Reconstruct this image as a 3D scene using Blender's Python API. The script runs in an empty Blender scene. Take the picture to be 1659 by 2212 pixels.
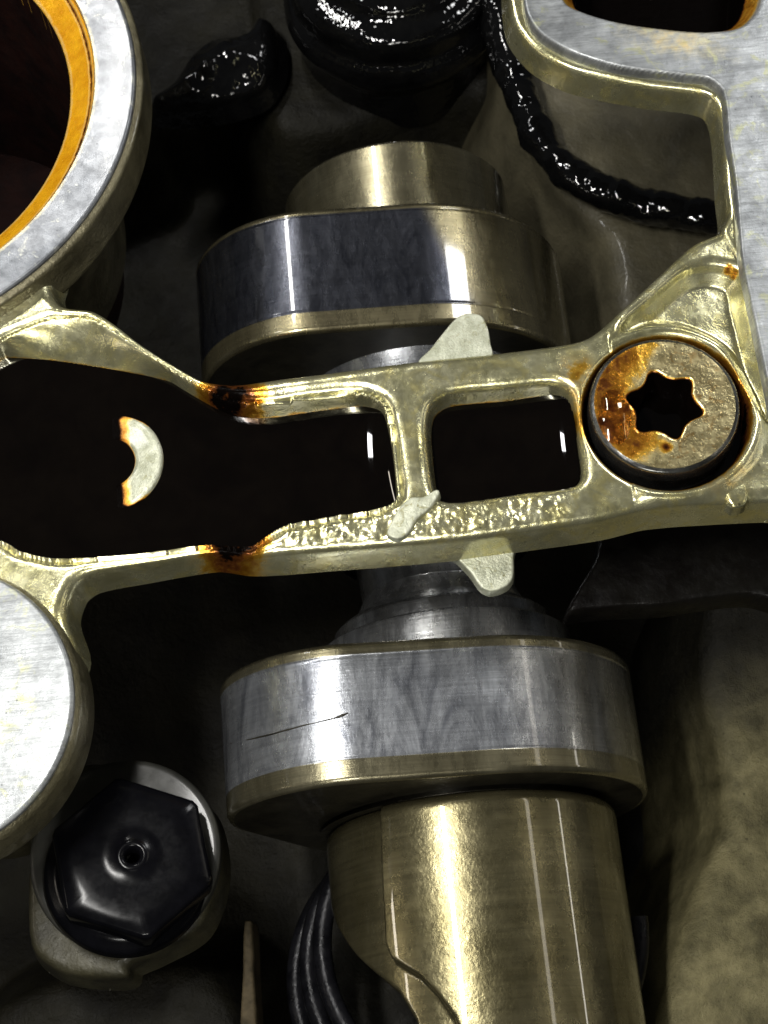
import bpy, math, random
import numpy as np
random.seed(7); rng = np.random.default_rng(7)
scene = bpy.context.scene
R = math.radians
# ------------------------------------------------------------------ camera
# one scene unit is about 4 mm; x along the bridge, y along the camshaft, z up towards the viewer
DIST, TILT, ROLL, FPX = 36.0, R(22), R(5.7), 3600.0
st, ct = math.sin(TILT), math.cos(TILT)
dv = np.array([0, -st, ct]); rv = np.array([1., 0, 0]); uv = np.array([0, ct, st])
r2 = rv*math.cos(ROLL) - uv*math.sin(ROLL); u2 = rv*math.sin(ROLL) + uv*math.cos(ROLL)
CAM = dv*DIST
cam = bpy.data.cameras.new('camera'); co = bpy.data.objects.new('camera', cam)
scene.collection.objects.link(co); scene.camera = co
from mathutils import Matrix, Vector
co.matrix_world = Matrix(((r2[0], u2[0], dv[0], CAM[0]), (r2[1], u2[1], dv[1], CAM[1]), (r2[2], u2[2], dv[2], CAM[2]), (0, 0, 0, 1)))
cam.sensor_fit = 'VERTICAL'; cam.sensor_height = 24; cam.lens = 24*FPX/2212
cam.clip_start = 0.5; cam.clip_end = 500
cam.dof.use_dof = True; cam.dof.focus_distance = DIST + 0.3; cam.dof.aperture_fstop = 0.26

def UP(px, py, z=0.0):
    a = (px-829.5)/FPX; b = (1106-py)/FPX
    d = -dv + a*r2 + b*u2
    t = (z-CAM[2])/d[2]
    p = CAM + d*t
    return p[0], p[1]
def UPS(pts, z=0.0): return np.array([UP(x, y, z) for x, y in pts])
def circ(pts, z):
    P = UPS(pts, z); A = np.c_[2*P, np.ones(len(P))]
    s = np.linalg.lstsq(A, (P**2).sum(1), rcond=None)[0]
    return s[0], s[1], math.sqrt(s[2]+s[0]**2+s[1]**2)

# ------------------------------------------------------------------ world, lamps, exposure
w = bpy.data.worlds.new('World'); scene.world = w; w.use_nodes = True
bg = w.node_tree.nodes['Background']; bg.inputs[0].default_value = (0.9, 0.95, 1.0, 1); bg.inputs[1].default_value = 0.025
def area(name, loc, tgt, sx, sy, power, col=(1, 1, 1), spin=0):
    l = bpy.data.lights.new(name, 'AREA'); l.shape = 'RECTANGLE'; l.size = sx; l.size_y = sy
    l.energy = power; l.color = col
    o = bpy.data.objects.new(name, l); scene.collection.objects.link(o)
    d = (Vector(tgt)-Vector(loc)).normalized()
    y = Vector((math.sin(spin), math.cos(spin), 0)); z = -d; x = y.cross(z).normalized(); y = z.cross(x)
    o.matrix_world = Matrix(((x[0], y[0], z[0], loc[0]), (x[1], y[1], z[1], loc[1]), (x[2], y[2], z[2], loc[2]), (0, 0, 0, 1)))
    return o
area('work_lamp_near', (-9.0, -2, 30), (0, -4, -4), 1.7, 13, 10000, (1, 0.98, 0.94))
area('work_lamp_far', (-9.5, 31, 28), (0, 5, -3), 1.8, 13, 5600, (1, 0.98, 0.94))
area('fillet_light', (-3, -27, 22), (0, 0, -1), 12, 3.0, 4200, (1, 0.98, 0.92), 0)  # added, unseen: draws highlight lines on the south-facing fillets
area('flange_fill', (24, 26, 26), (9, 5, 0), 9, 6, 1500, (1, 1, 1)).data.spread = R(100)  # fill light added to brighten the grey flange, no known source
area('streak_light_left', (-38, 2, 16), (0, 0, -4), 1.6, 30, 2200, (1, 0.9, 0.75))  # added unseen strip for a streak on the shaft's left
area('streak_light_right', (30, 2, 22), (0, 0, -4), 2.0, 26, 650, (1, 0.93, 0.8))  # added strip out of view, makes the right-hand shaft streak
area('streak_light_edge', (45, 4, 8), (0, 0, -4), 1.0, 30, 900, (1, 0.95, 0.85))  # another added strip, for the streak near the shaft's right edge
area('glint_light', (-21, 20.0, 30), (0, 1, -1), 4.5, 2.8, 1800, (1, 1, 1))  # added, unseen: mirrored as the glints in the oil pools
vs = scene.view_settings
vs.view_transform = 'Standard'; vs.look = 'None'; vs.exposure = 0.18; vs.gamma = 1

# ------------------------------------------------------------------ materials
def N(nt, t, **k):
    n = nt.nodes.new(t)
    for a, b in k.items():
        if a in n.bl_rna.properties: setattr(n, a, b)
    return n
def mat(name, c1, c2, scale=1.2, metallic=0.8, rough=(0.3, 0.45), bumps=((8, 0.02),), stain=False, coat=0.0,
        third=None, stretch=(1, 1, 1), specks=0.0, spec=0.5, aniso=None, pits=0.0, track_shade=None, lines=None, coatr=0.08):
    m = bpy.data.materials.new(name); m.use_nodes = True; nt = m.node_tree; L = nt.links.new
    b = nt.nodes['Principled BSDF']
    tc = N(nt, 'ShaderNodeTexCoord'); mp = N(nt, 'ShaderNodeMapping'); mp.inputs['Scale'].default_value = stretch
    L(tc.outputs['Object'], mp.inputs[0]); V = mp.outputs[0]
    def noise(s, det=5, r=0.6, dist=0.0):
        n = N(nt, 'ShaderNodeTexNoise'); n.inputs['Scale'].default_value = s; n.inputs['Detail'].default_value = det
        n.inputs['Roughness'].default_value = r; n.inputs['Distortion'].default_value = dist
        L(V, n.inputs['Vector']); return n.outputs['Fac']
    def ramp(f, stops):
        r = N(nt, 'ShaderNodeValToRGB'); e = r.color_ramp.elements
        while len(e) < len(stops): e.new(0.5)
        for k, (p, c) in enumerate(stops):
            e[k].position = p; e[k].color = (*c, 1) if len(c) == 3 else c
        L(f, r.inputs[0]); return r.outputs[0]
    def mix(f, a, c):
        x = N(nt, 'ShaderNodeMix'); x.data_type = 'RGBA'
        for v, i in ((f, 0), (a, 6), (c, 7)):
            if hasattr(v, 'is_output'): L(v, x.inputs[i])
            else: x.inputs[i].default_value = v if i == 0 else (*v, 1)
        return x.outputs[2]
    def mr(f, a0, a1, b0, b1):
        x = N(nt, 'ShaderNodeMapRange'); L(f, x.inputs[0])
        for i, v in enumerate((a0, a1, b0, b1)): x.inputs[i+1].default_value = v
        return x.outputs[0]
    col = ramp(noise(scale, 6, 0.65, 0.3), [(0.35, c1), (0.65, c2)])
    if third:
        col = mix(mr(noise(third[1], 4, 0.7, 1.0), third[2], third[2]+0.12, 0, 1), col, third[0])
    rf = mr(noise(scale*2.7, 5, 0.7), 0.35, 0.65, rough[0], rough[1])
    met = None
    if track_shade:
        at = N(nt, 'ShaderNodeAttribute'); at.attribute_name = 'track_shade'
        tcol = ramp(noise(track_shade[1], 6, 0.72, 2.2), [(0.35, track_shade[0][0]), (0.65, track_shade[0][1])])
        col = mix(at.outputs['Fac'], col, tcol)  # second tone: worn grey on the lobes, painted shade on the bank
    if pits:
        vo = N(nt, 'ShaderNodeTexVoronoi'); vo.inputs['Scale'].default_value = pits; L(V, vo.inputs['Vector'])
        pm = mr(vo.outputs['Distance'], 0.04, 0.16, 1, 0)
        pm2 = N(nt, 'ShaderNodeMath', operation='MULTIPLY'); L(pm, pm2.inputs[0]); L(mr(noise(pits*0.35, 2), 0.5, 0.62, 0, 0.8), pm2.inputs[1])
        col = mix(pm2.outputs[0], col, tuple(v*0.25 for v in c1))
    if stain:
        at = N(nt, 'ShaderNodeAttribute'); at.attribute_name = 'stain'
        ad = N(nt, 'ShaderNodeMath', operation='ADD'); L(at.outputs['Fac'], ad.inputs[0])
        mu = N(nt, 'ShaderNodeMath', operation='MULTIPLY')
        L(mr(noise(3.2, 6, 0.7), 0.3, 0.7, -0.22, 0.22), mu.inputs[0]); L(mr(at.outputs['Fac'], 0.0, 0.25, 0, 1), mu.inputs[1])
        L(mu.outputs[0], ad.inputs[1])
        f = ad.outputs[0]
        sc_ = ramp(f, [(0.0, (0.9, 0.85, 0.5)), (0.30, (0.72, 0.42, 0.05)), (0.52, (0.46, 0.19, 0.014)), (0.72, (0.09, 0.028, 0.006)), (0.9, (0.0015, 0.001, 0.0008))])
        col = mix(mr(f, 0.03, 0.3, 0, 1), col, sc_)
        met = mr(f, 0.6, 0.9, metallic, 0.0)
        r2_ = N(nt, 'ShaderNodeMath', operation='MULTIPLY'); L(rf, r2_.inputs[0]); L(mr(f, 0.1, 0.8, 1.0, 0.8), r2_.inputs[1]); rf = r2_.outputs[0]
    if stain:
        L(mr(f, 0.45, 0.8, spec, 0.01), b.inputs['Specular IOR Level']); L(mr(f, 0.45, 0.8, coat, 0.0), b.inputs['Coat Weight'])
    L(col, b.inputs['Base Color']); L(rf, b.inputs['Roughness'])
    if met is not None: L(met, b.inputs['Metallic'])
    else: b.inputs['Metallic'].default_value = metallic
    b.inputs['Specular IOR Level'].default_value = spec
    b.inputs['Coat Weight'].default_value = coat; b.inputs['Coat Roughness'].default_value = coatr
    if aniso:
        b.inputs['Anisotropic'].default_value = aniso[0]
        tg = N(nt, 'ShaderNodeTangent'); tg.direction_type = 'RADIAL'; tg.axis = aniso[1]; L(tg.outputs[0], b.inputs['Tangent'])
    prev = None
    for s, d in bumps:
        bp = N(nt, 'ShaderNodeBump'); bp.inputs['Strength'].default_value = 1.0; bp.inputs['Distance'].default_value = d
        L(noise(s, 4, 0.65), bp.inputs['Height'])
        if prev: L(prev, bp.inputs['Normal'])
        prev = bp.outputs['Normal']
    if lines:
        m2 = N(nt, 'ShaderNodeMapping'); m2.inputs['Scale'].default_value = lines[:3]; m2.inputs['Rotation'].default_value = (0, 0, lines[4] if len(lines) > 4 else 0)
        L(tc.outputs['Object'], m2.inputs[0])
        n = N(nt, 'ShaderNodeTexNoise'); n.inputs['Scale'].default_value = 1; n.inputs['Detail'].default_value = 5; n.inputs['Roughness'].default_value = 0.7; L(m2.outputs[0], n.inputs['Vector'])
        bp = N(nt, 'ShaderNodeBump'); bp.inputs['Distance'].default_value = lines[3]; L(n.outputs['Fac'], bp.inputs['Height'])
        if prev: L(prev, bp.inputs['Normal'])
        prev = bp.outputs['Normal']
        col2 = N(nt, 'ShaderNodeMix'); col2.data_type = 'RGBA'; col2.blend_type = 'MULTIPLY'; col2.inputs[0].default_value = 0.7
        L(col, col2.inputs[6]); L(ramp(n.outputs['Fac'], [(0.3, (0.55, 0.55, 0.55)), (0.6, (1, 1, 1))]), col2.inputs[7]); L(col2.outputs[2], b.inputs['Base Color'])
    if specks:
        vo = N(nt, 'ShaderNodeTexVoronoi'); vo.inputs['Scale'].default_value = 7; L(V, vo.inputs['Vector'])
        bp = N(nt, 'ShaderNodeBump'); bp.inputs['Distance'].default_value = specks; L(mr(vo.outputs['Distance'], 0.0, 0.3, 1, 0), bp.inputs['Height'])
        if prev: L(prev, bp.inputs['Normal'])
        prev = bp.outputs['Normal']
    if prev: L(prev, b.inputs['Normal'])
    return m
M = {}
M['cast'] = mat('cast_aluminium_oiled', (0.40, 0.38, 0.20), (0.58, 0.56, 0.36), 1.0, 0.85, (0.17, 0.30), ((2.0, 0.012), (9, 0.004), (24, 0.003)), True, 0.6, third=((0.56, 0.51, 0.24), 1.7, 0.50), pits=4, coatr=0.12)
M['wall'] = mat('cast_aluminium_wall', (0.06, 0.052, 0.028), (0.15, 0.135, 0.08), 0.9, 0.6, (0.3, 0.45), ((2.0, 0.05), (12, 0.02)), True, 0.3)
M['machined'] = mat('machined_aluminium', (0.20, 0.21, 0.215), (0.38, 0.395, 0.40), 1.0, 0.75, (0.36, 0.55), ((3, 0.01), (25, 0.004)), True, 0.2, third=((0.36, 0.37, 0.24), 1.6, 0.56), pits=5, lines=(1.0, 16, 1, 0.006, 1.1))
M['turned'] = mat('turned_aluminium', (0.10, 0.106, 0.115), (0.21, 0.218, 0.23), 1.1, 0.8, (0.32, 0.46), ((3, 0.008), (25, 0.004)), True, 0.1, third=((0.42, 0.42, 0.36), 1.3, 0.58), aniso=(0.7, 'Z'), pits=5)
M['varnish'] = mat('amber_varnish', (0.70, 0.30, 0.006), (0.92, 0.47, 0.012), 2.5, 0.35, (0.22, 0.36), ((6, 0.02), (20, 0.01)), True, 0.6)
M['steel'] = mat('tarnished_cam_steel', (0.14, 0.125, 0.075), (0.26, 0.235, 0.15), 0.9, 0.85, (0.22, 0.32), ((1.5, 0.006), (18, 0.002)), False, 0.7, stretch=(1, 0.35, 1), track_shade=(((0.20, 0.21, 0.235), (0.56, 0.58, 0.61)), 0.8), lines=(0.5, 22, 0.5, 0.004), coatr=0.05)
M['steelrear'] = mat('tarnished_rear_lobe_steel', (0.11, 0.095, 0.055), (0.20, 0.175, 0.10), 0.9, 0.85, (0.22, 0.32), ((1.5, 0.006), (18, 0.002)), False, 0.7, stretch=(1, 0.35, 1), track_shade=(((0.022, 0.024, 0.032), (0.06, 0.063, 0.075)), 1.6), lines=(0.5, 22, 0.5, 0.004), coatr=0.05)
M['oilcast'] = mat('oil_wet_dark_casting', (0.0025, 0.002, 0.0018), (0.006, 0.0055, 0.0045), 0.8, 0.0, (0.25, 0.5), ((1.5, 0.04),), False, 0.0, spec=0.1)
M['steeldark'] = mat('cam_steel_dark', (0.018, 0.016, 0.011), (0.045, 0.04, 0.026), 0.9, 0.6, (0.35, 0.5), ((2, 0.01),), False, 0.2)
M['tube'] = mat('tarnished_tube_steel', (0.125, 0.108, 0.052), (0.215, 0.19, 0.105), 0.5, 0.85, (0.24, 0.32), ((0.8, 0.01), (6, 0.008), (15, 0.003)), False, 0.9, lines=(0.4, 9, 0.4, 0.0006), coatr=0.03)
M['oil'] = mat('black_engine_oil', (0.0012, 0.0008, 0.0006), (0.002, 0.0014, 0.001), 1, 0.0, (0.02, 0.03), (), False, 0.0)
M['bore'] = mat('dark_bore', (0.004, 0.002, 0.002), (0.012, 0.004, 0.003), 1, 0.0, (0.5, 0.7), ((3, 0.02),), False, 0.0, spec=0.1)  # even near-black base with a red tinge
M['black'] = mat('oily_black_sludge', (0.002, 0.002, 0.0022), (0.004, 0.004, 0.004), 1.5, 0.0, (0.03, 0.06), ((0.6, 0.12), (2.0, 0.007)), False, 0.0, spec=0.5)
M['blacksteel'] = mat('oily_black_steel', (0.0015, 0.0015, 0.002), (0.003, 0.003, 0.004), 1.5, 0.0, (0.16, 0.22), (), False, 0.0, spec=0.15)
M['spring'] = mat('oily_spring_steel', (0.003, 0.003, 0.004), (0.01, 0.01, 0.012), 1.5, 0.2, (0.2, 0.45), ((6, 0.02),), False, 0.0, spec=0.2)
M['floor'] = mat('dark_cast_floor', (0.003, 0.0026, 0.0015), (0.010, 0.009, 0.0045), 0.45, 0.0, (0.5, 0.7), ((0.8, 0.10), (5, 0.04), (16, 0.02)), True, 0.0, spec=0.2)  # near-black base colour: oil plus the deep shade put into it
M['sand'] = mat('sand_cast_aluminium', (0.07, 0.062, 0.028), (0.21, 0.185, 0.092), 0.9, 0.35, (0.4, 0.55), ((4, 0.025), (12, 0.03), (26, 0.025)), True, 0.0, third=((0.15, 0.135, 0.06), 7.0, 0.6), pits=4, spec=0.35, track_shade=(((0.003, 0.0026, 0.002), (0.010, 0.009, 0.005)), 2.0))  # the near-black pair is the bank's painted shade
M['ribmat'] = mat('dull_tan_casting', (0.03, 0.024, 0.014), (0.09, 0.07, 0.04), 2.0, 0.0, (0.6, 0.7), ((4, 0.01),), False, 0.0, spec=0.1)
M['padmat'] = mat('oily_bolt_pad_casting', (0.012, 0.011, 0.006), (0.045, 0.041, 0.022), 0.9, 0.2, (0.4, 0.55), ((1.5, 0.04), (10, 0.02)), True, 0.1)
M['shade'] = mat('oily_upper_casting', (0.045, 0.040, 0.024), (0.085, 0.075, 0.045), 0.6, 0.1, (0.45, 0.6), ((1, 0.05), (8, 0.02)), True, 0.1, spec=0.3)
M['bolt'] = mat('bolt_face_stained', (0.20, 0.16, 0.07), (0.42, 0.36, 0.19), 1.8, 0.75, (0.2, 0.34), ((2, 0.03), (9, 0.01)), True, 0.6, third=((0.24, 0.15, 0.045), 3.0, 0.55), pits=6, coatr=0.1)
M['boltside'] = mat('bolt_barrel_steel', (0.07, 0.07, 0.065), (0.16, 0.16, 0.15), 1.2, 0.9, (0.2, 0.3), ((4, 0.01),), False, 0.3)
M['clip'] = mat('pale_clip_metal', (0.27, 0.28, 0.20), (0.46, 0.47, 0.37), 2.6, 0.5, (0.35, 0.5), ((5, 0.02), (20, 0.01)), True, 0.2, pits=7, third=((0.20, 0.19, 0.08), 4.0, 0.58))
M['washer'] = mat('grey_washer_steel', (0.010, 0.010, 0.008), (0.024, 0.024, 0.019), 1.2, 0.1, (0.5, 0.6), ((5, 0.01),), False, 0.1)

# ------------------------------------------------------------------ helpers
def link(name, me, m, parent=None, smooth=True, loc=None):
    me.materials.append(m)
    if smooth: me.polygons.foreach_set('use_smooth', np.ones(len(me.polygons), bool))
    o = bpy.data.objects.new(name, me); scene.collection.objects.link(o)
    if parent: o.parent = parent; o.matrix_parent_inverse = Matrix.Translation(parent.location).inverted()
    if loc is not None: o.location = loc
    return o
def tag(o, label=None, cat=None, group=None, kind=None):
    for k, v in (('label', label), ('category', cat), ('group', group), ('kind', kind)):
        if v: o[k] = v
    return o
def thing(name, loc, label, cat, group=None):
    o = bpy.data.objects.new(name, None); o.location = loc; scene.collection.objects.link(o); o.empty_display_size = 0.5
    return tag(o, label, cat, group)
def quads_mesh(name, V, F, attrs=None):
    me = bpy.data.meshes.new(name)
    V = np.asarray(V, np.float32); F = np.asarray(F, np.int32)
    me.vertices.add(len(V)); me.vertices.foreach_set('co', V.ravel())
    n = F.shape[1]
    me.loops.add(F.size); me.loops.foreach_set('vertex_index', F.ravel())
    me.polygons.add(len(F)); me.polygons.foreach_set('loop_start', np.arange(len(F), dtype=np.int32)*n)
    me.polygons.foreach_set('loop_total', np.full(len(F), n, np.int32))
    me.update(calc_edges=True)
    for k, v in (attrs or {}).items():
        a = me.attributes.new(k, 'FLOAT', 'POINT'); a.data.foreach_set('value', np.asarray(v, np.float32).ravel())
    return me
def snap(X, Y, d, thr, res):
    gx, gy = np.gradient(d, res); g = np.hypot(gx, gy)+1e-6
    k = np.where((d > thr) & (d < thr+2.2*res), (d-thr)/g, 0)
    return X-gx/g*k, Y-gy/g*k, d < thr+1.5*res
def surf(name, X, Y, Z, attrs=None, mask=None, closed_u=False, closed_v=False, flip=False, dead=None):
    n, m = X.shape
    idx = np.arange(n*m).reshape(n, m)
    if closed_u: idx = np.vstack([idx, idx[:1]])
    if closed_v: idx = np.hstack([idx, idx[:, :1]])
    F = np.stack([idx[:-1, :-1], idx[1:, :-1], idx[1:, 1:], idx[:-1, 1:]], -1)
    if mask is not None: F = F[mask[:-1, :-1] & mask[1:, :-1] & mask[1:, 1:] & mask[:-1, 1:]]
    F = F.reshape(-1, 4)
    if dead is not None: F = F[~dead.ravel()[F].all(1)]
    if flip: F = F[:, ::-1]
    V = np.stack([X, Y, Z], -1).reshape(-1, 3)
    used = np.unique(F); rm = np.zeros(len(V), np.int32); rm[used] = np.arange(len(used))
    at = {k: np.broadcast_to(v, X.shape).ravel()[used] for k, v in (attrs or {}).items()}
    return quads_mesh(name, V[used], rm[F], at)
def spline(P, n=8, closed=True):
    P = np.asarray(P, float); K = len(P); out = []
    rngk = range(K) if closed else range(K-1)
    for i in rngk:
        if closed: a, b, c, d = P[(i-1) % K], P[i], P[(i+1) % K], P[(i+2) % K]
        else: a, b, c, d = P[max(i-1, 0)], P[i], P[i+1], P[min(i+2, K-1)]
        # centripetal-like: limit tangents by segment length
        l = np.linalg.norm(c-b); t1 = (c-a); t2 = (d-b)
        t1 = t1/(np.linalg.norm(t1)+1e-9)*l; t2 = t2/(np.linalg.norm(t2)+1e-9)*l
        for k in range(n):
            t = k/n
            out.append((2*t**3-3*t**2+1)*b + (t**3-2*t**2+t)*t1*0.85 + (-2*t**3+3*t**2)*c + (t**3-t**2)*t2*0.85)
    if not closed: out.append(P[-1])
    return np.array(out)
def sdf(poly, X, Y):
    d2 = np.full(X.shape, 1e9); ins = np.zeros(X.shape, bool)
    K = len(poly)
    for i in range(K):
        ax, ay = poly[i]; bx, by = poly[(i+1) % K]
        ex, ey = bx-ax, by-ay; wx, wy = X-ax, Y-ay
        t = np.clip((wx*ex+wy*ey)/(ex*ex+ey*ey+1e-12), 0, 1)
        d2 = np.minimum(d2, (wx-ex*t)**2+(wy-ey*t)**2)
        c = ((ay <= Y) & (by > Y)) | ((by <= Y) & (ay > Y))
        if abs(ey) > 1e-12: ins ^= c & (X < ax + ex*(Y-ay)/ey)
    d = np.sqrt(d2); return np.where(ins, -d, d)
def sdline(P, X, Y):
    d2 = np.full(X.shape, 1e9)
    for i in range(len(P)-1):
        ax, ay = P[i]; ex, ey = P[i+1][0]-ax, P[i+1][1]-ay; wx, wy = X-ax, Y-ay
        t = np.clip((wx*ex+wy*ey)/(ex*ex+ey*ey+1e-12), 0, 1)
        d2 = np.minimum(d2, (wx-ex*t)**2+(wy-ey*t)**2)
    return np.sqrt(d2)
def ss(a, b, x): t = np.clip((x-a)/(b-a), 0, 1); return t*t*(3-2*t)
def fil(d, r):           # drop of a rounded edge: d = distance outwards from the edge start (-r) to wall (0)
    t = np.clip(d+r, 0, r); return r - np.sqrt(np.maximum(r*r - t*t, 0))
def edge(d, r, slope):   # rounded edge then a drafted wall
    return fil(d, r)*0.9 + np.maximum(d, 0)*slope
def lump(X, Y, s, seed, octv=4):
    r = np.random.default_rng(seed); out = np.zeros(X.shape)
    for o in range(octv):
        for k in range(5):
            a = r.uniform(0, 2*math.pi); f = s*2**o*r.uniform(0.7, 1.3); p = r.uniform(0, 6.28)
            out += np.sin((X*math.cos(a)+Y*math.sin(a))*f + p + 1.3*np.sin((X*math.sin(a)-Y*math.cos(a))*f*0.7+p*2)) / 5 / 1.8**o
    return out
def grid(x0, x1, y0, y1, res):
    return np.meshgrid(np.arange(x0, x1, res), np.arange(y0, y1, res), indexing='ij')
def dens(P):
    P = np.array(P, float); out = [P[0]]
    for a, b in zip(P[:-1], P[1:]):
        l = np.linalg.norm(b-a)
        if l > 0.12:
            ts = [0.015/l] + [k/8 for k in range(1, 8)] + [1-0.015/l]
            out += [a+(b-a)*t for t in ts]
        out.append(b)
    return np.array(out)
def lathe(name, prof, m, c, parent=None, seg=128, stainf=None, axis='z', a0=0, a1=2*math.pi, smooth=True):
    """prof: list of (r, z) from inside outwards/top to bottom."""
    P = dens(prof); full = abs(a1-a0-2*math.pi) < 1e-6
    A = np.linspace(a0, a1, seg, endpoint=not full)
    RR, AA = np.meshgrid(P[:, 0], A, indexing='ij'); ZZ = np.repeat(P[:, 1:2], len(A), 1)
    X = RR*np.cos(AA); Y = RR*np.sin(AA)
    at = {'stain': stainf(X, Y, ZZ)} if stainf else None
    me = surf(name, X, Y, ZZ, at, closed_v=full)
    o = link(name, me, m, None, smooth)
    o.location = c
    if parent: o.parent = parent; o.matrix_parent_inverse = parent_inv(parent)
    return o
def parent_inv(p):
    if p.parent: return (Matrix.Translation(p.location)).inverted() if False else p_world(p).inverted()
    return p_world(p).inverted()
def p_world(p):
    return Matrix.Translation(p.location) if not p.parent else p_world(p.parent) @ p.matrix_parent_inverse @ Matrix.Translation(p.location)
def roundprof(pts, r, n=5):
    """polyline (r,z) with its inner corners rounded"""
    P = [np.array(p, float) for p in pts]; out = [P[0]]
    for i in range(1, len(P)-1):
        a, b, c = P[i-1], P[i], P[i+1]
        d1 = a-b; d2 = c-b; l = min(r, np.linalg.norm(d1)*0.45, np.linalg.norm(d2)*0.45)
        p = b+d1/np.linalg.norm(d1)*l; q = b+d2/np.linalg.norm(d2)*l
        for k in range(n+1):
            t = k/n; out.append((1-t)**2*p + 2*t*(1-t)*b + t*t*q)
    out.append(P[-1]); return np.array(out)
def sweep(name, path, rad, m, parent=None, seg=16, bump=0, seed=1, squash=1.0):
    P = np.array(path, float); n = len(P)
    T = np.gradient(P, axis=0); T /= np.linalg.norm(T, axis=1)[:, None]
    U = np.cross(T, [0, 0, 1.0]); U /= np.linalg.norm(U, axis=1)[:, None]+1e-9; W = np.cross(U, T)
    A = np.linspace(0, 2*math.pi, seg, endpoint=False)
    rr = np.broadcast_to(np.asarray(rad, float), (n,))[:, None]*np.ones((1, seg))
    if bump: rr = rr*(1+bump*lump(np.arange(n)[:, None]*0.12+0*A, np.sin(A)[None]*1.5+np.zeros((n, 1)), 1.6, seed))
    C = P[:, None] + U[:, None]*np.cos(A)[None, :, None]*rr[..., None] + W[:, None]*np.sin(A)[None, :, None]*rr[..., None]*squash
    me = surf(name, C[..., 0], C[..., 1], C[..., 2], closed_v=True, flip=True)
    return link(name, me, m, parent)

# ================================================================== SETTING: cylinder head casting below
def S(px, py, z): return UP(px, py, z)
X, Y = grid(-45, 45, -45, 60, 0.16)
Z = -14 + 0.5*lump(X, Y, 0.25, 3)
# right bank of sand-cast aluminium
bank = spline(UPS([(1760, 1050), (1640, 1100), (1540, 1250), (1520, 1450), (1560, 1620), (1565, 1760), (1510, 1900), (1450, 2100), (1425, 2400), (2200, 2500), (2300, 1050), (1900, 1040)], -7.5))
dB = sdf(bank, X, Y)
zb = -8.4 + 0.12*lump(X, Y, 0.4, 5) + 0.03*lump(X, Y, 2.4, 6, 3)
# upper right and upper left back ground planes
Zb = zb - 0.6 - edge(dB, 0.9, 4)
Z = np.maximum(Z, Zb)
# stepped shelf behind the camshaft, upper part
shelf = spline(UPS([(-200, -300), (560, -300), (560, 60), (500, 170), (330, 230), (290, 300), (-200, 420)], -10))
Z = np.maximum(Z, -10.5 + 0.2*lump(X, Y, 0.6, 8) - edge(sdf(shelf, X, Y), 0.8, 3))
shelf2 = spline(UPS([(1080, 60), (1100, 240), (1190, 400), (1290, 520), (1350, 700), (2000, 900), (2000, -300), (1080, -300)], -8.5))
Z = np.maximum(Z, -8.5 + 0.15*lump(X, Y, 0.6, 9) - edge(sdf(shelf2, X, Y), 0.8, 2.5))
shelf3 = spline(UPS([(560, 150), (620, 330), (1000, 240), (1120, 300), (1140, 150), (1100, -300), (560, -300)], -11))
Z = np.maximum(Z, -10 + 0.15*lump(X, Y, 0.6, 10) - edge(sdf(shelf3, X, Y), 0.8, 2.5))
lowl = spline(UPS([(150, 2100), (300, 2080), (480, 2100), (500, 2400), (-100, 2400), (-20, 2180)], -9))
Z = np.maximum(Z, -9 + 0.2*lump(X, Y, 0.8, 11) - edge(sdf(lowl, X, Y), 0.6, 3))
sel = ss(0.6, -0.8, dB)
me = surf('cylinder_head_floor', X, Y, Z, {'stain': 0*X})
fl = tag(link('cylinder_head_floor', me, M['floor']), kind='structure')
Xc, Yc = grid(2, 17, 2, 24, 0.08); dS = sdf(shelf2, Xc, Yc)
tag(link('upper_casting_wall', surf('upper_casting_wall', Xc, Yc, -8.3 + 0.15*lump(Xc, Yc, 0.6, 9) + 0.02*lump(Xc, Yc, 4, 12, 2) - edge(dS, 0.8, 2.5), {'stain': 0*Xc}, mask=dS < 2.0), M['shade']), kind='structure')
Xb, Yb = grid(3, 17, -22, 2, 0.05)
dBb = sdf(bank, Xb, Yb)
zbb = -8.3 + 0.5*ss(9, 13, Xb) + 0.12*lump(Xb, Yb, 0.4, 5) + 0.04*lump(Xb, Yb, 2.4, 6, 3) + 0.012*lump(Xb, Yb, 8, 16, 2) - edge(dBb, 0.7, 4)
me = surf('cast_side_bank', Xb, Yb, zbb, {'stain': 0*Xb, 'track_shade': np.clip(0.97*ss(-1.6, 2.4, Yb-UP(1640, 1440, -8)[1]+0.5*(11.5-Xb)+0.5*lump(Xb, Yb, 1.1, 77, 3)), 0, 1)}, mask=dBb < 1.5)  # upper end darkened in the colour, standing in for shade
tag(link('cast_side_bank', me, M['sand']), kind='structure')

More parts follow.
